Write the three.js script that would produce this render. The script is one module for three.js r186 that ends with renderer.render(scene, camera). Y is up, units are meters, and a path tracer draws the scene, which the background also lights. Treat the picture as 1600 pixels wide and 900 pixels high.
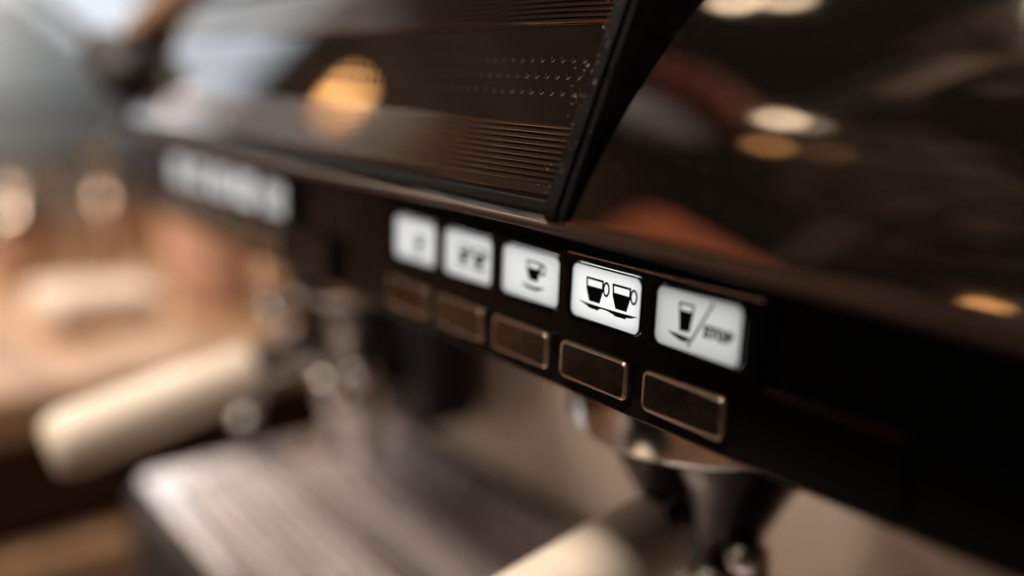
import * as THREE from 'three';
import { RoundedBoxGeometry } from 'three/addons/geometries/RoundedBoxGeometry.js';
import { mergeGeometries } from 'three/addons/utils/BufferGeometryUtils.js';
import { RectAreaLightUniformsLib } from 'three/addons/lights/RectAreaLightUniformsLib.js';

// ---------------------------------------------------------------- camera, light, exposure
const scene = new THREE.Scene();
scene.background = new THREE.Color().setRGB(0.02, 0.0155, 0.012);
const camera = new THREE.PerspectiveCamera(2 * Math.atan(450 / 1500) * 180 / Math.PI, 16 / 9, 0.01, 30);
camera.position.set(0.235, 0.0436, 0.1307);
camera.lookAt(0.235 - 0.7848, 0.0436 - 0.2369, 0.1307 - 0.5727);
camera.focus = 0.199;
camera.userData.fStop = camera.getFocalLength() / 13.2;
const renderer = new THREE.WebGLRenderer({ antialias: true });
renderer.setSize(1024, 576);
renderer.toneMapping = THREE.LinearToneMapping;
renderer.toneMappingExposure = 1;
renderer.shadowMap.enabled = true;
RectAreaLightUniformsLib.init();

const WARM = [1, 0.8, 0.58], AMBER = [1, 0.5, 0.17], DAY = [0.82, 0.92, 1];
const windowLight = new THREE.RectAreaLight(new THREE.Color().setRGB(...DAY), 0.7, 1.25, 1.5);   // the bright window at the far left
windowLight.position.set(-2.36, 0.62, 0.02); windowLight.lookAt(0, 0.62, 0.02); scene.add(windowLight);
const CEIL = [[0.06, 1.55, 0.66, 78], [-0.95, 1.5, 0.1, 21], [-0.8, 2.4, 0.9, 60]];                                      // unseen overhead lamps, placed to light handles, worktop and mirrored shapes
for (const [x, y, z, e] of CEIL) { const l = new THREE.RectAreaLight(rgbOf(1, 0.87, 0.75), e, 0.42, 0.42); l.position.set(x, y, z); l.lookAt(x, 0, z); scene.add(l); }
const frontLight = new THREE.RectAreaLight(rgbOf(1, 0.86, 0.72), 18, 0.4, 0.4); frontLight.position.set(-0.5, 0.34, 1.5); frontLight.lookAt(-0.05, -0.1, -0.1); scene.add(frontLight);   // unseen front lamp, placed to light the splash panel
function rgbOf(r, g, b) { return new THREE.Color().setRGB(r, g, b); }

// ---------------------------------------------------------------- helpers
const p = 0.026;
let seed = 7;
const rnd = () => { seed = (seed * 1664525 + 1013904223) >>> 0; return seed / 4294967296; };
const V = (x, y, z) => new THREE.Vector3(x, y, z);
const rgb = (r, g, b) => new THREE.Color().setRGB(r, g, b);
const names = {};
function numbered(n) { const k = names[n] = (names[n] ?? -1) + 1; return k ? `${n}_${String(k).padStart(3, '0')}` : n; }
function tag(o, label, category, group) { o.userData = { label, category }; if (group) o.userData.group = group; return o; }
function thing(name, label, category, pos, group) {
  const o = new THREE.Group(); o.name = numbered(name); o.position.copy(pos); scene.add(o);
  return tag(o, label, category, group);
}
function mesh(name, g, m, parent, pos, label) {
  const o = new THREE.Mesh(g, m); o.name = name; o.castShadow = o.receiveShadow = true;
  if (pos) o.position.copy(pos);
  if (label) o.userData.label = label;
  parent.add(o); return o;
}
function noise2(w, h, f) {                                      // a tileable value noise
  const g = new Float32Array(f * f).map(() => rnd());
  const s = (x) => x * x * (3 - 2 * x), a = new Float32Array(w * h);
  for (let y = 0; y < h; y++) for (let x = 0; x < w; x++) {
    const u = x / w * f, v = y / h * f, i = Math.floor(u), j = Math.floor(v), fu = s(u - i), fv = s(v - j);
    const q = (a_, b_) => g[(b_ % f) * f + a_ % f];
    a[y * w + x] = (q(i, j) * (1 - fu) + q(i + 1, j) * fu) * (1 - fv) + (q(i, j + 1) * (1 - fu) + q(i + 1, j + 1) * fu) * fv;
  }
  return a;
}
function dataTex(w, h, fn, srgb) {
  const d = new Uint8Array(w * h * 4);
  for (let i = 0; i < w * h; i++) { const c = fn(i % w, Math.floor(i / w), i); for (let k = 0; k < 3; k++) d[4 * i + k] = Math.max(0, Math.min(255, (c[k] ?? c) * 255)); d[4 * i + 3] = 255; }
  const t = new THREE.DataTexture(d, w, h); t.wrapS = t.wrapT = THREE.RepeatWrapping; t.magFilter = t.minFilter = THREE.LinearFilter;
  if (srgb) t.colorSpace = THREE.SRGBColorSpace;
  t.needsUpdate = true; return t;
}
function rep(t, u, v) { const c = t.clone(); c.repeat.set(u, v); c.needsUpdate = true; return c; }
function rrect(w, h, r, cx = 0, cy = 0, S = new THREE.Shape()) {
  const x = cx - w / 2, y = cy - h / 2;
  S.moveTo(x + r, y); S.lineTo(x + w - r, y); S.absarc(x + w - r, y + r, r, -Math.PI / 2, 0); S.lineTo(x + w, y + h - r);
  S.absarc(x + w - r, y + h - r, r, 0, Math.PI / 2); S.lineTo(x + r, y + h); S.absarc(x + r, y + h - r, r, Math.PI / 2, Math.PI);
  S.lineTo(x, y + r); S.absarc(x + r, y + r, r, Math.PI, Math.PI * 1.5); return S;
}
function extrude(S, depth, bevel = 0, seg = 2, curve = 6) {     // front face at z = 0, body behind it
  const g = new THREE.ExtrudeGeometry(S, { depth: depth - 2 * bevel, bevelEnabled: bevel > 0, bevelThickness: bevel, bevelSize: bevel, bevelOffset: -bevel, bevelSegments: seg, curveSegments: curve });
  g.translate(0, 0, -depth + bevel); return g;
}
function strip(pts, x0, x1, caps = true, smooth = true) {       // profile of [y, z] points drawn along x; normals smooth along the profile
  const n = pts.length, pos = [], nor = [], uv = [], idx = [];
  const N = pts.map((q, i) => { const a = pts[Math.max(0, i - 1)], b = pts[Math.min(n - 1, i + 1)]; const ty = b[0] - a[0], tz = b[1] - a[1], l = Math.hypot(ty, tz) || 1; return [-tz / l, ty / l]; });
  let s = 0;
  for (let i = 0; i < n; i++) {
    if (i) s += Math.hypot(pts[i][0] - pts[i - 1][0], pts[i][1] - pts[i - 1][1]);
    for (const x of [x0, x1]) { pos.push(x, pts[i][0], pts[i][1]); nor.push(0, ...N[i]); uv.push(x, s); }
    if (i) { const a = 2 * i - 2; idx.push(a, a + 1, a + 3, a, a + 3, a + 2); }
  }
  if (caps) for (const [x, d] of [[x0, -1], [x1, 1]]) {
    const b = pos.length / 3;
    const tri = THREE.ShapeUtils.triangulateShape(pts.map((q) => new THREE.Vector2(q[0], q[1])), []);
    for (const q of pts) { pos.push(x, q[0], q[1]); nor.push(d, 0, 0); uv.push(q[1], q[0]); }
    for (const t of tri) d > 0 ? idx.push(b + t[0], b + t[1], b + t[2]) : idx.push(b + t[0], b + t[2], b + t[1]);
  }
  const g = new THREE.BufferGeometry();
  g.setAttribute('position', new THREE.Float32BufferAttribute(pos, 3)); g.setAttribute('normal', new THREE.Float32BufferAttribute(nor, 3));
  g.setAttribute('uv', new THREE.Float32BufferAttribute(uv, 2)); g.setIndex(idx);
  return smooth ? g : (() => { const t = g.toNonIndexed(); t.computeVertexNormals(); return t; })();
}
const lathe = (pts, seg = 40) => new THREE.LatheGeometry(pts.map((q) => new THREE.Vector2(q[0], q[1])), seg);
const box = (w, h, d, r = 0.001, s = 2) => new RoundedBoxGeometry(w, h, d, s, Math.min(r, w / 2.01, h / 2.01, d / 2.01));
const shift = (g, x, y, z) => { g.translate(x, y, z); return g; };
function lamp(o, r, c, cd) {                                    // a real point light of that radius
  const l = new THREE.PointLight(rgb(...c), cd, 0, 2); l.shadow.radius = r / 0.02; l.castShadow = true; o.add(l); return l;
}

// ---------------------------------------------------------------- textures and materials
const nA = noise2(512, 512, 8), nB = noise2(512, 512, 32), nC = noise2(512, 512, 128);
const lines = new Float32Array(512).map(() => rnd());
const grime = dataTex(512, 512, (x, y, i) => { const v = 0.45 * nA[i] + 0.35 * nB[i] + 0.2 * nC[i]; return 0.35 + 0.65 * v; });
const brush = dataTex(512, 512, (x, y, i) => 0.5 + 0.35 * (lines[y] - 0.5) + 0.2 * (lines[(y * 7 + (x >> 7) * 13) % 512] - 0.5) + 0.1 * (nC[i] - 0.5));
const woodT = dataTex(512, 512, (x, y, i) => {
  const g = 0.5 + 0.5 * Math.sin((y / 512) * 60 + 5 * nA[i] + 1.5 * nB[i]), f = nC[(y * 512 + (x >> 3)) % 262144];
  const k = 0.72 + 0.2 * g + 0.14 * (f - 0.5) + 0.2 * (nA[i] - 0.5); return [k, k * 0.95, k * 0.88];
}, true);
const scratchT = dataTex(512, 512, (x, y, i) => 0.2 + 0.5 * nB[i] * nA[i] + (nC[i] > 0.8 ? 0.25 : 0) * nA[i]);
const std = (o) => new THREE.MeshStandardMaterial(o);
const phy = (o) => new THREE.MeshPhysicalMaterial(o);
const M = {
  body: phy({ color: rgb(0.30, 0.265, 0.235), metalness: 1, roughness: 0.04 }),
  lip: std({ color: rgb(0.1, 0.07, 0.05), metalness: 1, roughness: 0.4 }),
  plate: std({ color: rgb(0.3, 0.285, 0.28), metalness: 1, roughness: 0.025 }),
  rib: std({ color: rgb(0.46, 0.41, 0.37), metalness: 1, roughness: 0.055 }),
  under: std({ color: rgb(0.2, 0.155, 0.125), metalness: 0.6, roughness: 0.5 }),
  cap: phy({ color: rgb(0.004, 0.004, 0.004), roughness: 0.5, roughnessMap: rep(grime, 30, 30), specularIntensity: 0.18 }),
  black: phy({ color: rgb(0.006, 0.006, 0.006), roughness: 0.4, roughnessMap: rep(grime, 12, 12), specularIntensity: 0.13 }),
  dark: std({ color: rgb(0.015, 0.014, 0.013), roughness: 0.6 }),
  rim: std({ color: rgb(0.74, 0.6, 0.47), metalness: 0.92, roughness: 0.26 }),
  face: phy({ color: rgb(0.045, 0.038, 0.032), metalness: 0.85, roughness: 0.6, roughnessMap: rep(scratchT, 40, 40) }),
  steel: std({ color: rgb(0.52, 0.5, 0.5), metalness: 0.8, roughness: 0.34, roughnessMap: rep(grime, 6, 6) }),
  bar: std({ color: rgb(0.8, 0.74, 0.72), metalness: 0.85, roughness: 0.27 }),
  bar2: std({ color: rgb(0.72, 0.65, 0.63), metalness: 0.8, roughness: 0.33 }),
  bar3: std({ color: rgb(0.85, 0.77, 0.74), metalness: 0.9, roughness: 0.2 }),
  splash: std({ color: rgb(0.86, 0.7, 0.58), metalness: 0.55, roughness: 0.3, roughnessMap: rep(grime, 7, 9), bumpMap: rep(brush, 2, 10), bumpScale: 0.00012 }),
  chrome: std({ color: rgb(0.78, 0.75, 0.72), metalness: 1, roughness: 0.12 }),
  darkchrome: std({ color: rgb(0.055, 0.05, 0.046), metalness: 1, roughness: 0.18 }),
  orangemetal: std({ color: rgb(0.78, 0.38, 0.16), metalness: 0.8, roughness: 0.25 }),
  cream: phy({ color: rgb(0.68, 0.58, 0.47), roughness: 0.5, clearcoat: 0.15, clearcoatRoughness: 0.25 }),
  wood: std({ color: rgb(0.52, 0.34, 0.22), roughness: 0.45, map: rep(woodT, 1.5, 3) }),
  darkwood: std({ color: rgb(0.13, 0.07, 0.04), roughness: 0.55, map: rep(woodT, 1.5, 3) }),
  palewood: std({ color: rgb(0.5, 0.39, 0.27), roughness: 0.6, map: rep(woodT, 2, 2) }),
  cloth: std({ color: rgb(0.74, 0.62, 0.52), roughness: 0.9 }),
  pink: std({ color: rgb(0.62, 0.36, 0.25), roughness: 0.5 }),
  glass: phy({ color: rgb(0.95, 0.93, 0.9), roughness: 0.06, transmission: 1, thickness: 0, ior: 1.5 }),
  vessel: phy({ color: rgb(0.4, 0.46, 0.5), roughness: 0.55, transmission: 0.66, thickness: 0 }),
  reflector: std({ color: rgb(0.5, 0.4, 0.34), metalness: 1, roughness: 0.09 }),
  woodgrip: std({ color: rgb(0.55, 0.36, 0.24), roughness: 0.5, map: rep(woodT, 2, 2) }),
  wall: std({ color: rgb(0.05, 0.04, 0.035), roughness: 0.9 }),
};

// ---------------------------------------------------------------- the setting
const COUNTER_Y = -0.31;
const cg = shift(box(2.4, 0.04, 1.2, 0.004), -0.6, COUNTER_Y - 0.02, 0.1);
const counter = mesh('counter', cg, M.darkwood, scene); counter.userData = { kind: 'structure' };

// ---------------------------------------------------------------- the espresso machine
const B = V(-0.04, COUNTER_Y, -0.15);
const machine = thing('espresso_machine', 'black and brushed metal espresso machine with rows of white backlit buttons', 'coffee machine', B);
const w = (x, y, z) => V(x - B.x, y - B.y, z - B.z);           // world to the machine's own place
const O = w(0, 0, 0);
const XL = -0.318, XR = 0.3, HL = -8.62 * p;

// curved housing: a barrel that leans back above a rounded lip
function housingProfile(cy, cz, R, a0, a1, foot) {
  const q = [...foot];
  for (let i = 0; i <= 48; i++) { const a = (a0 + i / 48 * (a1 - a0)) * Math.PI / 180; q.push([cy + R * Math.sin(a), cz + R * Math.cos(a)]); }
  q.push([4.3 * p, -2.4 * p], [4.7 * p, -3.6 * p], [4.8 * p, -0.3], [0.0, -0.3]); return q;
}
const cy = -4.85 * p, cz = -10.12 * p, R = 12 * p;
const prof = housingProfile(-3.74 * p, -10.9 * p, 12 * p, 20.3, 39, [[0.32 * p, -1.2 * p], [0.32 * p, -0.1 * p], [0.34 * p, 0.2 * p], [0.37 * p, 0.3 * p]]);
mesh('body_housing', strip(housingProfile(cy, cz, R, 26.2, 43, [[0.32 * p, -1.2 * p], [0.32 * p, -0.1 * p], [0.35 * p, 0.4 * p], [0.385 * p, 0.56 * p]]), 3.5 * p, XR), M.body, machine, O);
mesh('rear_housing', strip(prof, HL, 3.5 * p), M.body, machine, O);
const lipP = [];
for (let i = 0; i <= 12; i++) { const a = (-110 + i / 12 * 190) * Math.PI / 180; lipP.push([0.415 * p + 0.045 * p * Math.sin(a), 0.6 * p + 0.05 * p * Math.cos(a)]); }
mesh('housing_lip', strip(lipP, HL, XR), M.lip, machine, O);
mesh('side_cover', strip(prof.map(([y, z]) => [y, z - 0.004]), XL + 0.03, HL), M.dark, machine, O);
mesh('back_column', shift(box(0.03, 0.3, 0.14, 0.004), XL + 0.015, -0.16, -0.23), M.black, machine, O);
mesh('rear_body', shift(box(XR - XL - 0.01, 0.27, 0.14, 0.004), (XL + XR) / 2, -0.165, -0.225), M.dark, machine, O);
mesh('base', shift(box(XR - XL - 0.02, 0.09, 0.17, 0.006), (XL + XR) / 2, -0.245, -0.075), M.dark, machine, O);

// front band with the push buttons: a plane tilted by 2.9 degrees
const TP = -0.0501, pn = (i, v, o = 0) => w(i * p, -v * p * 0.9987 + o * 0.0501, v * p * 0.0501 + o * 0.9987);
const onBand = (name, g, m, i, v, o = 0, label) => { const k = mesh(name, g, m, machine, pn(i, v, o), label); k.rotation.x = TP; return k; };
{ // backing plate from end to end, its top rolled back under the lip and its foot rolled under
  const q = [[0.24 * p, -0.03], [0.24 * p, -0.012], [0.2 * p, -0.0045], [0.1 * p, -0.0028], [-1.08 * p, -0.0028], [-1.14 * p, -0.0045], [-1.165 * p, -0.009], [-1.165 * p, -0.05]];
  const g = strip(q.reverse(), XL, XR, true, false);
  onBand('front_band', g, M.black, 0, 0);
}
function plate(S) { return extrude(S, 0.004, 0.0009, 4); }
function moduleShape() {                                      // keypad bezel; its foot runs on to the right as a low shelf
  const S = new THREE.Shape(), r = 0.09 * p, x0 = -0.42 * p, x1 = 5.03 * p, x2 = 6.17 * p, t = 0.085 * p, f = -0.52 * p, b = -1.13 * p;
  S.moveTo(x0 + r, b); S.lineTo(x2 - r, b); S.absarc(x2 - r, b + r, r, -Math.PI / 2, 0); S.lineTo(x2, f - r); S.absarc(x2 - r, f - r, r, 0, Math.PI / 2);
  S.lineTo(x1 + r, f); S.absarc(x1 + r, f + r, r, -Math.PI / 2, -Math.PI, true); S.lineTo(x1, t - r); S.absarc(x1 - r, t - r, r, 0, Math.PI / 2);
  S.lineTo(x0 + r, t); S.absarc(x0 + r, t - r, r, Math.PI / 2, Math.PI); S.lineTo(x0, b + r); S.absarc(x0 + r, b + r, r, Math.PI, Math.PI * 1.5);
  for (let i = 0; i < 5; i++) S.holes.push(rrect(0.862 * p, 0.474 * p, 0.085 * p, (i + 0.4243) * p, -0.2301 * p, new THREE.Path()));
  return S;
}
const bezelG = plate(moduleShape());
const PITCH2 = -7.8;
for (const i0 of [0, PITCH2]) onBand('keypad_bezel', bezelG, M.black, i0, 0, 0);
for (const x of [6.205]) { const S = rrect(4.9 * p, 0.61 * p, 0.09 * p, 2.45 * p, -0.825 * p); onBand('blank_cover', plate(S), M.black, x, 0, 0); }

mesh('worn_lit_edge', shift(new THREE.CapsuleGeometry(0.00022, 2.05 * p, 4, 10).rotateZ(Math.PI / 2), 0, 0, 0), M.rim, machine, pn(3.98, -0.07, 0)).rotation.x = TP;
mesh('worn_lit_edge', new THREE.CapsuleGeometry(0.0003, 1.05 * p, 4, 10).rotateZ(Math.PI / 2), M.lip, machine, pn(5.63, 0.527, -0.0001)).rotation.x = TP;  // dull rod standing in for the lit edge of the low shelf
mesh('bottom_rail', new THREE.CapsuleGeometry(0.0013, XR - XL - 0.01, 4, 12).rotateZ(Math.PI / 2), M.lip, machine, w((XL + XR) / 2, -1.175 * p, -0.004));
// printed symbols of the backlit keys
const KW = 0.8486 * p, KH = 0.4603 * p;
function keyTexture(draw) {
  const c = document.createElement('canvas'); c.width = 640; c.height = 348; const g = c.getContext('2d');
  g.fillStyle = '#fff'; g.fillRect(0, 0, 640, 348); g.fillStyle = g.strokeStyle = '#020202'; g.lineJoin = 'round'; g.lineCap = 'butt';
  draw(g, (u) => u * 640, (v) => v * 348);
  const t = new THREE.CanvasTexture(c); t.colorSpace = THREE.SRGBColorSpace; t.magFilter = t.minFilter = THREE.LinearFilter; return t;
}
function cup(g, X, Y, x0, y0, W, H) {                         // cup outline with the drink filled in and a ring for a handle
  const pt = (u, v) => [X(x0 + u * W), Y(y0 + v * H)];
  const path = (a) => { g.beginPath(); a.forEach((q, i) => i ? g.lineTo(...pt(...q)) : g.moveTo(...pt(...q))); g.closePath(); };
  g.lineWidth = 14; path([[0.03, 0.03], [0.97, 0.03], [0.96, 0.42], [0.8, 0.98], [0.25, 0.98], [0.07, 0.5]]); g.stroke();
  path([[0.04, 0.36], [0.97, 0.36], [0.95, 0.5], [0.82, 1], [0.24, 1], [0.06, 0.55]]); g.fill();
  g.lineWidth = 14; g.beginPath(); g.ellipse(...pt(1.17, 0.33), 0.15 * W * 640, 0.28 * H * 348, 0, 0, 7); g.stroke();
}
function poly(g, X, Y, a) { g.beginPath(); a.forEach(([u, v], i) => i ? g.lineTo(X(u), Y(v)) : g.moveTo(X(u), Y(v))); g.closePath(); g.fill(); }
const oneCup = (x0, y0, W, H, sx0, sx1, sy) => (g, X, Y) => {
  cup(g, X, Y, x0, y0, W, H); const m = (sx0 + sx1) / 2, d = sx1 - sx0;
  poly(g, X, Y, [[sx0, sy], [m - d * 0.1, sy + 0.03], [m + d * 0.1, sy + 0.03], [sx1, sy], [m + d * 0.28, sy + 0.075], [m + d * 0.2, sy + 0.095], [m - d * 0.2, sy + 0.095], [m - d * 0.28, sy + 0.075]]);
};
const twoCups = (s, ox, oy) => (g, X, Y) => {
  const u = (x) => ox + (x - 0.53) * s, v = (y) => oy + (y - 0.49) * s;
  cup(g, X, Y, u(0.216), v(0.22), 0.25 * s, 0.41 * s); cup(g, X, Y, u(0.594), v(0.22), 0.25 * s, 0.41 * s);
  poly(g, X, Y, [[0.113, 0.68], [0.25, 0.69], [0.448, 0.695], [0.533, 0.695], [0.75, 0.69], [0.956, 0.676], [0.86, 0.735], [0.797, 0.75], [0.795, 0.775], [0.645, 0.778], [0.63, 0.76], [0.53, 0.728], [0.448, 0.728], [0.41, 0.755], [0.406, 0.776], [0.265, 0.768], [0.25, 0.745]].map(([a, b]) => [u(a), v(b)]));
};
const glassStop = (g, X, Y) => {
  g.lineWidth = 12; g.beginPath(); [[0.282, 0.22], [0.448, 0.215], [0.41, 0.645], [0.308, 0.655]].forEach(([a, b], i) => i ? g.lineTo(X(a), Y(b)) : g.moveTo(X(a), Y(b))); g.closePath(); g.stroke();
  poly(g, X, Y, [[0.284, 0.335], [0.45, 0.328], [0.416, 0.655], [0.302, 0.665]]);
  poly(g, X, Y, [[0.65, 0.09], [0.675, 0.09], [0.424, 0.89], [0.399, 0.89]]);
  poly(g, X, Y, [[0.155, 0.725], [0.3, 0.735], [0.435, 0.75], [0.405, 0.815], [0.385, 0.835], [0.31, 0.83], [0.235, 0.785]]);
  g.font = 'bold 84px sans-serif'; g.textBaseline = 'alphabetic'; g.save(); g.translate(X(0.575), Y(0.65)); const mw = g.measureText('STOP').width || 210; g.scale(0.325 * 640 / mw, 1.02); g.fillText('STOP', 0, 0); g.lineWidth = 9; g.strokeText('STOP', 0, 0); g.restore();
};
const keys = [
  [oneCup(0.5, 0.36, 0.16, 0.27, 0.44, 0.72, 0.7), 'backlit white key printed with one small cup'],
  [twoCups(0.82, 0.56, 0.5), 'backlit white key printed with two small cups'],
  [oneCup(0.43, 0.22, 0.24, 0.36, 0.34, 0.76, 0.675), 'backlit white key printed with one cup on a saucer'],
  [twoCups(1, 0.53, 0.49), 'backlit white key printed with two cups on saucers'],
  [glassStop, 'backlit white key printed with a glass and the word STOP'],
];
const keyG = new THREE.ShapeGeometry(rrect(KW, KH, 0.075 * p), 10);
{ const q = keyG.attributes.position, u = keyG.attributes.uv; for (let i = 0; i < q.count; i++) u.setXY(i, q.getX(i) / KW + 0.5, q.getY(i) / KH + 0.5); }
const glow = [0.84, 0.84, 0.88, 1.12, 0.68];
const keyM = keys.map(([d]) => { const t = keyTexture(d); return phy({ color: rgb(0.9, 0.9, 0.9), map: t, transmission: 1, thickness: 0, roughness: 1, specularIntensity: 0.2 }); });
const ledM = glow.map((e) => std({ color: rgb(0.3, 0.3, 0.3), emissive: rgb(e, e * 1.01, e), roughness: 0.8 }));
const ledG = box(KW, KH, 0.0006, 0.0002);
const rimG = extrude((() => { const S = rrect(KW + 0.0001, KH + 0.0001, 0.075 * p); S.holes.push(rrect(KW - 0.0004, KH - 0.0004, 0.068 * p, 0, 0, new THREE.Path())); return S; })(), 0.0009, 0.00009, 2, 8);
const BW = 0.82 * p, BH = 0.324 * p;
const btnG = extrude(rrect(BW, BH, 0.06 * p), 0.0052, 0.00062, 3, 6);
const faceG = extrude(rrect(BW - 0.0014, BH - 0.0014, 0.04 * p), 0.0006, 0.00008, 1, 4);
for (const i0 of [0, PITCH2]) for (let i = 0; i < 5; i++) {
  const key = onBand('backlit_key', keyG, keyM[i], i0 + i + 0.4243, 0.2301, -0.0003, i0 ? undefined : keys[i][1]);
  mesh('led_panel', ledG, ledM[i], key, V(0, i === 4 ? -0.0006 : 0, -0.0019));
  mesh('key_rim', rimG, M.black, key, V(0, 0, 0.0004));
  const b = onBand('push_button', btnG, M.rim, i0 + i - 0.0156 + 0.41, 0.831, 0.0018);
  mesh('button_face', faceG, M.face, b, V(0, 0, 0.00012));
}

// perforated and ribbed top panel, leaning back
const GA = -Math.atan(0.44), sy = Math.cos(GA), sz = Math.sin(GA);
const gp = (i, s, o = 0) => w(i * p, 0.64 * p + s * p * sy - o * sz, 0.55 * p + s * p * sz + o * sy);
const onGrille = (name, g, m, i, s, o = 0, parent = machine) => { const k = mesh(name, g, m, parent, gp(i, s, o)); k.rotation.x = GA; return k; };
const GX0 = -8.12, GX1 = 3.46, GH = 1.96;
{
  const S = new THREE.Shape(); S.moveTo(GX0 * p, -0.02 * p); S.lineTo(GX1 * p, -0.02 * p); S.lineTo(GX1 * p, GH * p); S.lineTo(GX0 * p, GH * p);
  for (const [s, o] of [[1.1, 0], [0.962, 0], [0.826, 0]]) for (let k = 0; k < 82; k++) {
    const h = new THREE.Path(); h.absellipse((3.21 - k * 0.1335) * p, s * p, 0.026 * p, 0.029 * p, 0, Math.PI * 2, true); S.holes.push(h);
  }
  const g = new THREE.ExtrudeGeometry(S, { depth: 0.0004, bevelEnabled: false, curveSegments: 6 }); g.translate(0, 0, -0.0013);
  const G = onGrille('grille_panel', g, M.plate, 0, 0);
  const u = mesh('backing_sheet', shift(box((GX1 - GX0) * p, 0.45 * p, 0.0005, 0.0001), (GX0 + GX1) / 2 * p, 0.96 * p, -0.0017), M.under, G);
  const ribG = (h) => { const q = extrude(rrect((GX1 - GX0) * p - 0.0004, h, h * 0.3, (GX0 + GX1) / 2 * p, 0), 0.0011, 0.00022, 4, 3); return q; };
  const r1 = ribG(0.034 * p), r2 = ribG(0.085 * p);
  mesh('rib', r2, M.rib, G, V(0, 0.035 * p, 0.0001));
  for (let k = 0; k < 10; k++) mesh('rib', r1, M.rib, G, V(0, (0.095 + 0.0495 * k) * p, 0.0001));
  for (let k = 0; k < 11; k++) mesh('rib', r1, M.rib, G, V(0, (1.415 + 0.0475 * k) * p, 0.0001));
}
// dark frame round it: end caps with a groove, a top and a bottom bar
function capProfile(front, bottom) {
  const q = [], P = (s, o) => [0.64 * p + s * p * sy - o * sz, 0.55 * p + s * p * sz + o * sy];
  q.push([0.5 * p, 0.1 * p]);
  for (let k = 0; k <= 8; k++) { const a = (-100 + 100 * k / 8) * Math.PI / 180; const c = P(bottom + 0.12, front - 0.12 * p); q.push([c[0] + 0.12 * p * (Math.sin(a) * sy - Math.cos(a) * sz), c[1] + 0.12 * p * (Math.sin(a) * sz + Math.cos(a) * sy)]); }
  for (let k = 1; k <= 6; k++) q.push(P(bottom + 0.12 + (2.12 - bottom - 0.12) * k / 6, front));
  q.push([2.75 * p, -1.4 * p]);
  return q;
}
function endCap(x, dir) {
  const lo = (a, b) => dir > 0 ? [x + a * p, x + b * p] : [x - b * p, x - a * p];
  const c = mesh('end_cap', strip(capProfile(0.07 * p, -0.22), ...lo(0, 0.13), true, true), M.cap, machine, O);
  mesh('cap_groove', strip(capProfile(0.005 * p, -0.2), ...lo(0.13, 0.16), true, true), M.cap, c);
  mesh('cap_flange', strip(capProfile(0.05 * p, -0.22), ...lo(0.16, 0.22), true, true), M.cap, c);
}
endCap(GX1 * p, 1); endCap(GX0 * p, -1);
mesh('bottom_bar', (() => { const g = box((GX1 - GX0) * p, 0.13 * p, 0.2 * p, 0.04 * p, 3); g.translate((GX0 + GX1) / 2 * p, -0.09 * p, -0.1 * p); return g; })(), M.cap, machine, gp(0, 0)).rotation.x = GA;
mesh('top_bar', (() => { const g = box((GX1 - GX0) * p, 0.14 * p, 0.3 * p, 0.04 * p, 3); g.translate((GX0 + GX1) / 2 * p, 0.07 * p, -0.14 * p); return g; })(), M.cap, machine, gp(0, GH)).rotation.x = GA;

// dust and lint caught round the end cap and on the gloss
{
  const fleck = new THREE.BoxGeometry(1, 1, 1), mt = std({ color: rgb(0.5, 0.41, 0.33), roughness: 0.9 });
  const put = [];
  for (let k = 0; k < 110; k++) {
    const t = rnd(); let i, s, o;
    if (t < 0.62) { i = 3.46 - Math.abs(rnd() + rnd() - 1) * 0.3; s = rnd() * 1.9; o = 0.0002; } else if (t < 0.7) { i = 3.47 + rnd() * 0.1; s = rnd() * 1.9; o = 0.0021; } else if (t < 0.8) { i = 3.62 + rnd() * 0.06; s = rnd() * 2 - 0.2; o = 0.0016; } else { i = 3.47 + rnd() * 0.12; s = rnd() * 2; o = 0.0021; }
    const l = 0.00012 + 0.0005 * rnd() ** 3, q = gp(i, s, o).add(O.clone().multiplyScalar(0));
    put.push([q, l, 0.00006 + 0.00005 * rnd(), [GA + (rnd() - 0.5), rnd() * 3, rnd() * 3]]);
  }
  for (let k = 0; k < 40; k++) { const a = (27 + 8 * rnd()) * Math.PI / 180, x = (3.95 + rnd() ** 2 * 2.4) * p; put.push([w(x, cy + (R + 0.00006) * Math.sin(a), cz + (R + 0.00006) * Math.cos(a)), 0.00008 + 0.00012 * rnd(), 0.00007, [0, 0, rnd() * 3]]); }
  for (let k = 0; k < 90; k++) { const i = 3 + rnd() * 2, b = Math.floor(rnd() * 5); if (k < 50) put.push([pn(i, -0.08 + (rnd() - 0.5) * 0.015, 0.0), 0.00006 + 0.00012 * rnd(), 0.00005, [rnd(), rnd(), rnd() * 0.3]]); else put.push([pn(b + rnd() * 0.8, 0.67 + rnd() * 0.02, 0.0022 * rnd()), 0.00008 + 0.0002 * rnd(), 0.00006, [rnd(), rnd(), rnd() * 3]]); }
  const im = new THREE.InstancedMesh(fleck, mt, put.length), m4 = new THREE.Matrix4(), e = new THREE.Euler();
  put.forEach(([q, l, t, r], k) => im.setMatrixAt(k, m4.compose(q, new THREE.Quaternion().setFromEuler(e.set(...r)), V(l, t, t))));
  im.name = 'dust'; im.userData = { kind: 'stuff' }; machine.add(im);
}

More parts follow.
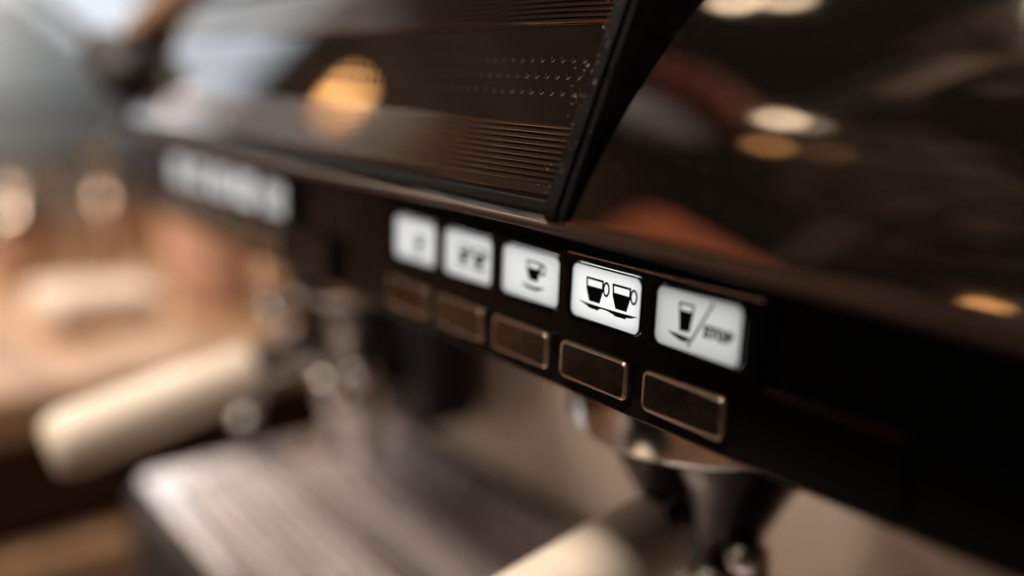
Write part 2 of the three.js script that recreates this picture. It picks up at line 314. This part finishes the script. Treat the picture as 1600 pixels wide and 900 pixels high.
// splash back and brewing groups
const SZ = -0.135, TY = -0.16;
mesh('splash_panel', shift(box(XR - XL - 0.05, 0.17, 0.004, 0.001), (XL + XR) / 2, -0.085, SZ - 0.002), M.splash, machine, O);
function groupHead(x, z) {
  const g = mesh('group_head', lathe([[0.001, 0.02], [0.033, 0.02], [0.035, 0.0], [0.0365, -0.03], [0.0375, -0.038], [0.036, -0.046], [0.03, -0.052], [0.001, -0.052]], 56), M.black, machine, w(x, -0.006, z));
  mesh('group_ring', lathe([[0.0366, -0.03], [0.0384, -0.032], [0.0384, -0.047], [0.0366, -0.049], [0.03, -0.0525]], 56), M.chrome, g);
  const bl = new THREE.CylinderGeometry(0.0028, 0.0028, 0.012, 14);
  for (const [a, y] of [[0.9, -0.026], [2.4, -0.026]]) mesh('group_bolt', bl, M.chrome, g, V(0.037 * Math.sin(a), y, 0.037 * Math.cos(a)));
  mesh('group_neck', shift(box(0.05, 0.05, 0.09, 0.006), 0, -0.0, -0.055), M.dark, g);
}
groupHead(0.063, -0.062); groupHead(-0.141, -0.055);

function rod(a, b, r0, r1, seg = 24) { const d = b.clone().sub(a), g = new THREE.CapsuleGeometry(1, d.length(), 8, seg); g.scale(1, 1, 1); const q = g.attributes.position; for (let i = 0; i < q.count; i++) { const y = q.getY(i), t = Math.max(0, Math.min(1, y / d.length() + 0.5)), r = r0 + (r1 - r0) * t, e = Math.abs(y) - d.length() / 2; q.setXYZ(i, q.getX(i) * r, e > 0 ? Math.sign(y) * (d.length() / 2 + e * r) : y, q.getZ(i) * r); } g.computeVertexNormals(); g.applyQuaternion(new THREE.Quaternion().setFromUnitVectors(V(0, 1, 0), d.clone().normalize())); const m = a.clone().add(b).multiplyScalar(0.5); g.translate(m.x, m.y, m.z); return g; }
{ // steam lever at the far end: black hub, thin black arm, wooden grip
  const hub = mesh('steam_hub', rod(V(-0.232, 0.044, 0.016), V(-0.222, 0.034, 0.012), 0.0105, 0.0115), M.dark, machine, O);
  mesh('steam_arm', rod(V(-0.245, 0.046, 0.012), V(-0.42, 0.082, 0.01), 0.003, 0.003, 12), M.dark, hub);
  mesh('steam_grip', rod(V(-0.226, 0.053, 0.004), V(-0.19, 0.071, -0.012), 0.006, 0.0085), M.woodgrip, hub);
}
{ // wand, block and glint balls between the far brewing group and the splash panel
  const wand = new THREE.TubeGeometry(new THREE.CatmullRomCurve3([V(-0.232, -0.03, -0.06), V(-0.236, -0.07, -0.06), V(-0.236, -0.11, -0.055), V(-0.244, -0.148, -0.04)]), 24, 0.0042, 14);
  const sw = mesh('steam_wand', wand, M.chrome, machine, O);
  mesh('wand_tip', shift(new THREE.SphereGeometry(0.0062, 20, 14), -0.244, -0.149, -0.04), M.chrome, sw);
  mesh('wand_joint', shift(new THREE.SphereGeometry(0.0085, 24, 16), -0.236, -0.088, -0.059), M.chrome, sw);
  const nut = new THREE.SphereGeometry(0.0065, 20, 14);
  const vb = mesh('dark_block', shift(box(0.085, 0.1, 0.032, 0.004), -0.192, -0.09, -0.114), M.dark, machine, O);  // dark block put where this end of the splash panel looks dark
  mesh('dark_block_cover', shift(box(0.05, 0.03, 0.012, 0.003), -0.19, -0.105, -0.094), M.black, vb);
  for (const [x, y, z] of [[-0.172, -0.096, -0.096], [-0.197, -0.133, -0.098], [-0.226, -0.124, -0.098], [-0.232, -0.098, -0.098], [-0.16, -0.07, -0.098], [-0.2, -0.066, -0.098]]) mesh('glint_ball', nut, M.chrome, machine, w(x, y, z));  // chrome balls placed to catch round glints
  mesh('orange_rod', rod(V(-0.29, -0.05, -0.1), V(-0.296, -0.13, -0.1), 0.008, 0.008), M.orangemetal, machine, O);  // orange-toned rod placed for the orange glint behind the group
  mesh('orange_glint_ball', shift(new THREE.SphereGeometry(0.009, 20, 14), -0.243, -0.152, -0.105), M.orangemetal, machine, O);  // orange-toned ball placed to give an orange glint
}
// ---------------------------------------------------------------- drip tray
const tray = thing('drip_tray', 'wide steel drip tray with a slatted grate below the brewing groups', 'drip tray', V(-0.02, TY - 0.03, -0.05));
const tw = (x, y, z) => V(x + 0.02, y - TY + 0.03, z + 0.05);
{
  const x0 = -0.232, x1 = 0.2, z0 = -0.118, z1 = 0.022, S = rrect(x1 - x0, z1 - z0, 0.009, (x0 + x1) / 2, -(z0 + z1) / 2);
  S.holes.push(rrect(x1 - x0 - 0.06, z1 - z0 - 0.022, 0.006, (x0 + x1) / 2, -(z0 + z1) / 2, new THREE.Path()));
  const g = extrude(S, 0.008, 0.0022, 4, 8); g.rotateX(-Math.PI / 2);
  mesh('tray_frame', g, M.steel, tray, tw(0, TY, 0));
  mesh('tray_bottom', shift(box(x1 - x0 - 0.02, 0.016, z1 - z0 - 0.03, 0.004), (x0 + x1) / 2, -0.018, (z0 + z1) / 2), M.dark, tray, tw(0, TY, 0));
  const n = 18, bg = box(x1 - x0 - 0.058, 0.006, 0.0043, 0.0015, 2), tones = [M.bar, M.bar2, M.bar3];
  for (let k = 0; k < n; k++) mesh('grate_bar', bg, tones[Math.floor(rnd() * 3)], tray, tw((x0 + x1) / 2, TY - 0.003, z0 + 0.0135 + (k + 0.5) * (z1 - z0 - 0.025) / n));
}

// ---------------------------------------------------------------- portafilters
function portafilter(x, z, turn, droop, y0, hz, label) {
  const t = thing('portafilter', label, 'portafilter', V(x, y0, z), 'portafilters locked into the machine'); t.rotation.y = turn;
  mesh('basket_ring', lathe([[0.001, -0.017], [0.011, -0.017], [0.0145, -0.012], [0.02, 0.0], [0.0275, 0.014], [0.0322, 0.023], [0.033, 0.03], [0.001, 0.03]], 48), M.darkchrome, t);
  for (const k of [-1, 1]) {
    const n = mesh('spout', lathe([[0.0045, -0.05], [0.006, -0.05], [0.007, -0.044], [0.0072, -0.034], [0.0095, -0.028], [0.0105, -0.021], [0.009, -0.0135], [0.001, -0.0115]], 28), M.chrome, t, V(k * 0.0135, 0, 0.004));
  }
  mesh('spout_bridge', shift(new THREE.CapsuleGeometry(0.007, 0.022, 6, 16).rotateZ(Math.PI / 2), 0, -0.021, 0.004), M.chrome, t);
  const glint_stud = new THREE.SphereGeometry(0.0062, 20, 14);
  for (const [a, y, r] of [[1.25, -0.008, 0.02], [0.2, 0, 0.024]]) mesh('glint_stud', glint_stud, M.chrome, t, V(r * Math.sin(a), y, r * Math.cos(a)));  // balls set on the basket to catch round glints
  const d = Math.tan(droop), arm = new THREE.CylinderGeometry(0.0075, 0.009, 0.03, 20); arm.rotateX(Math.PI / 2);
  mesh('arm', arm, M.chrome, t, V(0, -0.002, hz - 0.008)).rotation.x = droop;
  const L = 0.084, pts = [[0.0005, 0], [0.009, 0], [0.0112, 0.0012], [0.012, 0.004], [0.0122, 0.03], [0.0128, 0.06], [0.0132, 0.073], [0.0125, 0.079], [0.0095, 0.0835], [0.0005, L]];
  const h = lathe(pts, 40); h.rotateX(Math.PI / 2);
  mesh('handle', h, M.cream, t, V(0, -0.004, hz)).rotation.x = droop;
}
portafilter(0.063, -0.066, 0.03, 0.17, -0.081, 0.021, 'portafilter with a cream handle nearest the camera, below the STOP key');
portafilter(-0.141, -0.056, -0.02, 0.2, -0.082, 0.047, 'portafilter with a long cream handle sticking out over the far tray corner');

// ---------------------------------------------------------------- wooden worktop and the things on it
const wt = thing('wooden_worktop', 'raised brown wooden worktop beyond the left end of the machine', 'worktop', V(-1.25, COUNTER_Y, -0.15));
mesh('board', shift(box(1.7, 0.035, 1.5, 0.006, 3), 0, 0.1325, 0), M.wood, wt);
mesh('front_panel', shift(box(0.02, 0.112, 1.45, 0.002), 0.8, 0.057, 0), M.darkwood, wt);
mesh('ledge', shift(box(0.03, 0.03, 1.45, 0.004), 0.83, 0.018, 0), M.wood, wt);
const WY = -0.161 + 0.001;
function put(name, label, cat, g, m, x, z, ry = 0, y = WY, group) { const o = mesh(numbered(name), g, m, scene, V(x, y, z)); o.rotation.y = ry; return tag(o, label, cat, group); }
{
  const g = new RoundedBoxGeometry(0.06, 0.026, 0.09, 8, 0.011), q = g.attributes.position;
  for (let i = 0; i < q.count; i++) if (q.getY(i) > 0) q.setY(i, q.getY(i) + 0.006 * Math.sin(q.getX(i) * 60 + 2 * Math.sin(q.getZ(i) * 30)) + 0.004 * Math.sin(q.getZ(i) * 70));
  g.translate(0, 0.016, 0); g.computeVertexNormals();
  put('folded_cloth', 'pale folded cloth lying on the wooden worktop', 'cloth', g, M.cloth, -0.545, -0.035, 0.2);
  put('terracotta_cup', 'pinkish terracotta cup on the worktop next to the machine', 'cup', lathe([[0.0005, 0], [0.03, 0], [0.034, 0.004], [0.042, 0.075], [0.0405, 0.075], [0.032, 0.006], [0.0005, 0.006]], 40), M.pink, -0.56, -0.135);
  const bx = thing('wooden_box', 'low pale wooden box standing behind the drinking glasses', 'box', V(-1.05, WY, -0.12)); bx.rotation.y = -0.1;
  mesh('front_board', shift(box(0.012, 0.1, 0.5, 0.002), 0.1, 0.05, 0), M.palewood, bx);
  mesh('back_board', shift(box(0.012, 0.1, 0.5, 0.002), -0.1, 0.05, 0), M.palewood, bx);
  mesh('side_board', shift(box(0.186, 0.1, 0.012, 0.002), 0, 0.05, 0.24), M.palewood, bx);
  mesh('side_board', shift(box(0.186, 0.1, 0.012, 0.002), 0, 0.05, -0.24), M.palewood, bx);
  mesh('bottom_board', shift(box(0.186, 0.01, 0.466, 0.002), 0, 0.006, 0), M.palewood, bx);
  const gl = lathe([[0.0005, 0.002], [0.026, 0.002], [0.028, 0.004], [0.034, 0.09], [0.0335, 0.0915], [0.0325, 0.09], [0.0265, 0.008], [0.0005, 0.008]], 36);
  const spots = [[-0.66, -0.06, 'clear drinking glass between the pale cloth and the polished domes'], [-0.66, -0.14, 'clear drinking glass standing closest to the terracotta cup'], [-0.86, -0.05, 'clear drinking glass standing against the pale wooden box']];
  spots.forEach(([x, z, lab]) => put('drinking_glass', lab, 'glass', gl, M.glass, x, z, 0, WY, 'drinking glasses on the worktop'));
  put('unseen_orange_cup', 'unseen orange cup on the worktop, placed for the orange tint in the left button', 'cup', lathe([[0.0005, 0], [0.034, 0], [0.042, 0.01], [0.046, 0.09], [0.044, 0.09], [0.038, 0.01], [0.0005, 0.008]], 36), std({ color: rgb(0.8, 0.28, 0.06), roughness: 0.4 }), -0.45, 0.245);  // out of view, placed for the orange reflection in the left button
  const dome = lathe([[0.0005, 0], [0.024, 0], [0.026, 0.003], [0.026, 0.05], ...Array.from({ length: 10 }, (_, k) => { const a = k / 9 * Math.PI / 2; return [Math.max(0.0005, 0.0265 * Math.cos(a)), 0.052 + 0.0265 * Math.sin(a)]; })], 40);  // polished dome, placed on the worktop for round blurred glints
  put('glint_dome', 'polished dome farther back at the very left edge, placed for a round glint', 'reflector', dome, M.reflector, -0.86, -0.035, 0, WY, 'glint-catching domes on the worktop');
  put('glint_dome', 'polished dome farther back, right of the vessel, placed for a round glint', 'reflector', dome, M.reflector, -0.86, -0.145, 0, WY, 'glint-catching domes on the worktop');
  for (const [x, z, lab] of [[-0.72, -0.012, 'polished dome at the left edge of the view, placed for a round glint'], [-0.76, -0.1, 'polished dome in the middle of the row, placed for a round glint'], [-0.74, -0.182, 'polished dome closest to the machine, placed for a round glint']]) put('glint_dome', lab, 'reflector', dome, M.reflector, x, z, 0, WY, 'glint-catching domes on the worktop');
  const v = thing('steel_vessel', 'large grey steel vessel with a sloping shoulder at the upper left', 'vessel', V(-1.05, WY, -0.06));
mesh('vessel_body', lathe([[0.001, 0], [0.12, 0], [0.128, 0.01], [0.132, 0.12], [0.127, 0.155], [0.109, 0.203], [0.075, 0.236], [0.042, 0.266], [0.034, 0.274], [0.001, 0.276]], 56), M.vessel, v);
  mesh('vessel_rim', shift(new THREE.TorusGeometry(0.1275, 0.003, 10, 60).rotateX(Math.PI / 2), 0, 0.152, 0), M.dark, v);
}

{ // added block, out of view to the front right; it shades the right end of the machine
  const t = thing('added_shade_block', 'added dark block out of view that shades the right end of the machine', 'light blocker', V(0.02, COUNTER_Y, 0.55));
  mesh('block_body', shift(box(0.3, 0.46, 0.2, 0.03, 4), 0, 0.27, 0), M.dark, t);
  mesh('block_base', shift(box(0.34, 0.04, 0.3, 0.008), 0, 0.02, 0), M.dark, t);
  mesh('block_top', shift(lathe([[0.06, 0], [0.14, 0.1], [0.14, 0.18], [0.13, 0.2], [0.001, 0.2]], 40), 0, 0.5, 0), M.dark, t);
  mesh('spout', shift(box(0.04, 0.05, 0.06, 0.008), 0, 0.3, -0.12), M.dark, t);  // nose on the same added shade block
}
// ---------------------------------------------------------------- window and lamps of the room
{
  const t = thing('window', 'bright daylight window beyond the far end of the machine', 'window', V(-2.42, -0.15, 0));
  const pane = std({ color: rgb(0.02, 0.02, 0.02), emissive: rgb(0.8, 0.88, 0.96), roughness: 0.2 });
  for (const z of [-0.31, 0.35]) mesh('window_pane', shift(box(0.01, 1.5, 0.62, 0.001), 0, 0.77, z), pane, t);
  for (const z of [-0.65, 0.02, 0.69]) mesh('window_frame', shift(box(0.05, 1.6, 0.05, 0.005), 0.01, 0.77, z), M.dark, t);
  for (const y of [-0.01, 1.55]) mesh('window_frame', shift(box(0.05, 0.05, 1.4, 0.005), 0.012, y, 0.02), M.dark, t);
}
for (const [x, y, z] of CEIL) {
  const t = thing('unseen_ceiling_lamp', x > 0 ? 'unseen ceiling lamp placed to light the machine from above' : y > 2 ? 'unseen ceiling lamp placed high to light the mirrored shapes' : 'unseen ceiling lamp placed to light the wooden worktop', 'lamp', V(x, y, z));
  mesh('diffuser', shift(box(0.42, 0.01, 0.42, 0.002), 0, 0.008, 0), std({ color: rgb(0.6, 0.6, 0.6), emissive: rgb(1, 0.87, 0.75), roughness: 0.6 }), t);
  mesh('housing', shift(box(0.46, 0.06, 0.46, 0.004), 0, 0.044, 0), M.dark, t);
}
{
  const t = thing('unseen_front_lamp', 'unseen square lamp before the machine, placed to light the splash panel', 'lamp', frontLight.position.clone()); t.rotation.copy(frontLight.rotation);
  mesh('diffuser', shift(box(0.4, 0.4, 0.01, 0.002), 0, 0, 0.008), std({ color: rgb(0.6, 0.6, 0.6), emissive: rgb(1, 0.86, 0.72), roughness: 0.6 }), t);
  mesh('housing', shift(box(0.44, 0.44, 0.05, 0.004), 0, 0, 0.04), M.dark, t);
  mesh('stand', rod(V(0, -0.2, 0.05), V(0, -1.1, 0.4), 0.012, 0.012), M.dark, t);
}
function pendant(label, at, dir, dist, r, h, c, cd, e) {
  const q = V(...at).multiplyScalar(p).add(V(...dir).normalize().multiplyScalar(dist));
  const t = thing('pendant_lamp', label, 'lamp', q);
  mesh('bulb', new THREE.CapsuleGeometry(r, h, 8, 20), std({ color: rgb(0.1, 0.1, 0.1), emissive: rgb(c[0] * e, c[1] * e, c[2] * e), roughness: 0.4 }), t);
  mesh('lamp_cap', shift(new THREE.CylinderGeometry(r * 0.5, r * 0.6, r * 1.2, 20), 0, r * 1.45 + h / 2, 0), M.dark, t);
  mesh('cord', shift(new THREE.CylinderGeometry(0.003, 0.003, 0.8, 8), 0, r * 2 + h / 2 + 0.4, 0), M.dark, t);
  lamp(t, r * 0.9, c, cd);
}
pendant('brightest warm pendant lamp hanging before the machine', [5.203, 1.287, 0.192], [-0.62, 0.657, 0.428], 2.2, 0.02, 0.001, WARM, 0.022, 15);
pendant('warm pendant lamp right beside the brightest one', [5.402, 1.268, 0.203], [-0.601, 0.666, 0.442], 2.5, 0.02, 0.001, WARM, 0.006, 4);
pendant('dim amber pendant lamp below the brightest one', [5.192, 1.132, 0.283], [-0.627, 0.624, 0.466], 2.3, 0.02, 0.001, AMBER, 0.008, 5);
pendant('faint amber pendant lamp farthest from the machine', [5.61, 1.127, 0.286], [-0.583, 0.65, 0.488], 2.6, 0.02, 0.001, AMBER, 0.003, 2);
pendant('warm pendant lamp high before the machine, left of a pair', [4.385, 2.017, -0.279], [-0.659, 0.721, 0.214], 1.7, 0.018, 0.001, WARM, 0.02, 15);
pendant('warm pendant lamp high before the machine, right of a pair', [4.824, 2.008, -0.272], [-0.622, 0.75, 0.226], 1.7, 0.018, 0.001, WARM, 0.011, 10);
pendant('amber pendant lamp with an elongated bulb near the window', [-0.483, 1.17, 0.316], [-0.894, 0.295, 0.331], 2.1, 0.014, 0.085, AMBER, 0.03, 16);
pendant('pale pink pendant lamp right before the window', [-5.95, 0.9, 0.43], [-0.9545, 0.187, 0.232], 1.9, 0.018, 0.001, [1, 0.8, 0.74], 0.01, 11);
pendant('small amber pendant lamp by itself, lowest of the hanging lamps', [6.809, 0.502, 0.62], [-0.439, 0.554, 0.708], 1.9, 0.012, 0.04, AMBER, 0.008, 10);
{ // an unseen round lamp, placed for the sheen on tray and ribs
  const t = thing('unseen_round_lamp', 'unseen round lamp placed to light the drip tray and the grille ribs', 'lamp', V(-1.95, 1.0, -0.34));
  mesh('lamp_globe', new THREE.SphereGeometry(0.18, 40, 28), std({ color: rgb(0.7, 0.6, 0.5), emissive: rgb(1, 0.75, 0.5), roughness: 0.8 }), t);
  mesh('cord', shift(new THREE.CylinderGeometry(0.004, 0.004, 0.8, 8), 0, 0.58, 0), M.dark, t);
  lamp(t, 0.17, [1, 0.8, 0.68], 4);
}
// unseen shapes across the room, placed for what the polished housing mirrors
const across = (name, label, cat, g, c, at, dir, dist) => { const q = V(...at).multiplyScalar(p).add(V(...dir).normalize().multiplyScalar(dist)); const o = mesh(name, g, std({ color: rgb(...c), roughness: 0.8 }), scene, q); o.lookAt(0.1, q.y, 0); return tag(o, label, cat); };
across('unseen_orange_block', 'unseen orange block across the room, placed for the orange reflection', 'mirrored_block', box(0.36, 0.5, 0.06, 0.03, 4), [0.45, 0.13, 0.055], [4.8, 0.56, 0.59], [-0.66, 0.37, 0.59], 2.0);
across('unseen_blue_grey_shape', 'unseen blue grey shape across the room, placed for its reflection', 'mirrored_shape', new THREE.SphereGeometry(1, 30, 20).scale(0.15, 0.075, 0.08), [0.3, 0.34, 0.4], [4.123, 1.24, 0.22], [-0.714, 0.579, 0.394], 2.3);
across('unseen_red_shape', 'unseen dull red shape above the blue grey one, placed for its reflection', 'mirrored_shape', new THREE.SphereGeometry(1, 30, 20).scale(0.2, 0.07, 0.09), [0.14, 0.035, 0.027], [4.475, 1.445, 0.097], [-0.685, 0.635, 0.362], 2.3);
function bunch(n, rx, ry, rz) {                               // loose cluster of small cones, unseen, placed for a mottled tan reflection
  const g = []; for (let k = 0; k < n; k++) { const c = new THREE.ConeGeometry(0.008 + 0.006 * rnd(), 0.03 + 0.025 * rnd(), 6, 1); c.rotateZ((rnd() - 0.5) * 2.2); c.rotateX((rnd() - 0.5) * 2.2); g.push(shift(c, (rnd() + rnd() - 1) * rx, (rnd() + rnd() - 1) * ry, (rnd() + rnd() - 1) * rz)); }
  return mergeGeometries(g);
}
function tanCluster(label, at, dir, dist, n, rx, ry, c) {  // out of view; gives the soft tan reflection in the housing
  const q = V(...at).multiplyScalar(p).add(V(...dir).normalize().multiplyScalar(dist)), t = thing('unseen_tan_cluster', label, 'mirrored shape', q), m = std({ color: rgb(...c), roughness: 0.9 });
  mesh('cluster_cones', bunch(n, rx, ry, rx), m, t); mesh('cluster_stem', shift(new THREE.CylinderGeometry(0.03, 0.012, 0.3, 10), 0, -ry - 0.1, 0), m, t); t.lookAt(0, q.y, 0);
}
tanCluster('unseen wide tan cluster across the room, placed for its blurred reflection', [6.047, 1.0, 0.32], [-0.51, 0.63, 0.54], 1.9, 520, 0.26, 0.24, [0.055, 0.038, 0.026]);
tanCluster('unseen smaller tan cluster higher across the room, placed for its blurred reflection', [6.301, 1.692, -0.06], [-0.464, 0.81, 0.35], 1.7, 260, 0.13, 0.08, [0.1, 0.072, 0.052]);
{ // dim walls of the room: they only show as reflections
  const wallM = std({ color: rgb(0.12, 0.1, 0.092), roughness: 0.9, map: rep(woodT, 1, 1) });
  const a = mesh('end_wall', mergeGeometries([shift(box(0.06, 2.6, 2.4, 0.002), -2.5, 0.5, 1.96), shift(box(0.06, 2.6, 1.6, 0.002), -2.5, 0.5, -1.56)]), wallM, scene); a.userData = { kind: 'structure' };
  const b = mesh('far_wall', shift(box(4.4, 2.6, 0.06, 0.002), -0.4, 0.5, 3.2), wallM, scene); b.userData = { kind: 'structure' };
}

scene.traverse((o) => { if (o.isMesh) o.castShadow = o.receiveShadow = true; });
renderer.render(scene, camera);
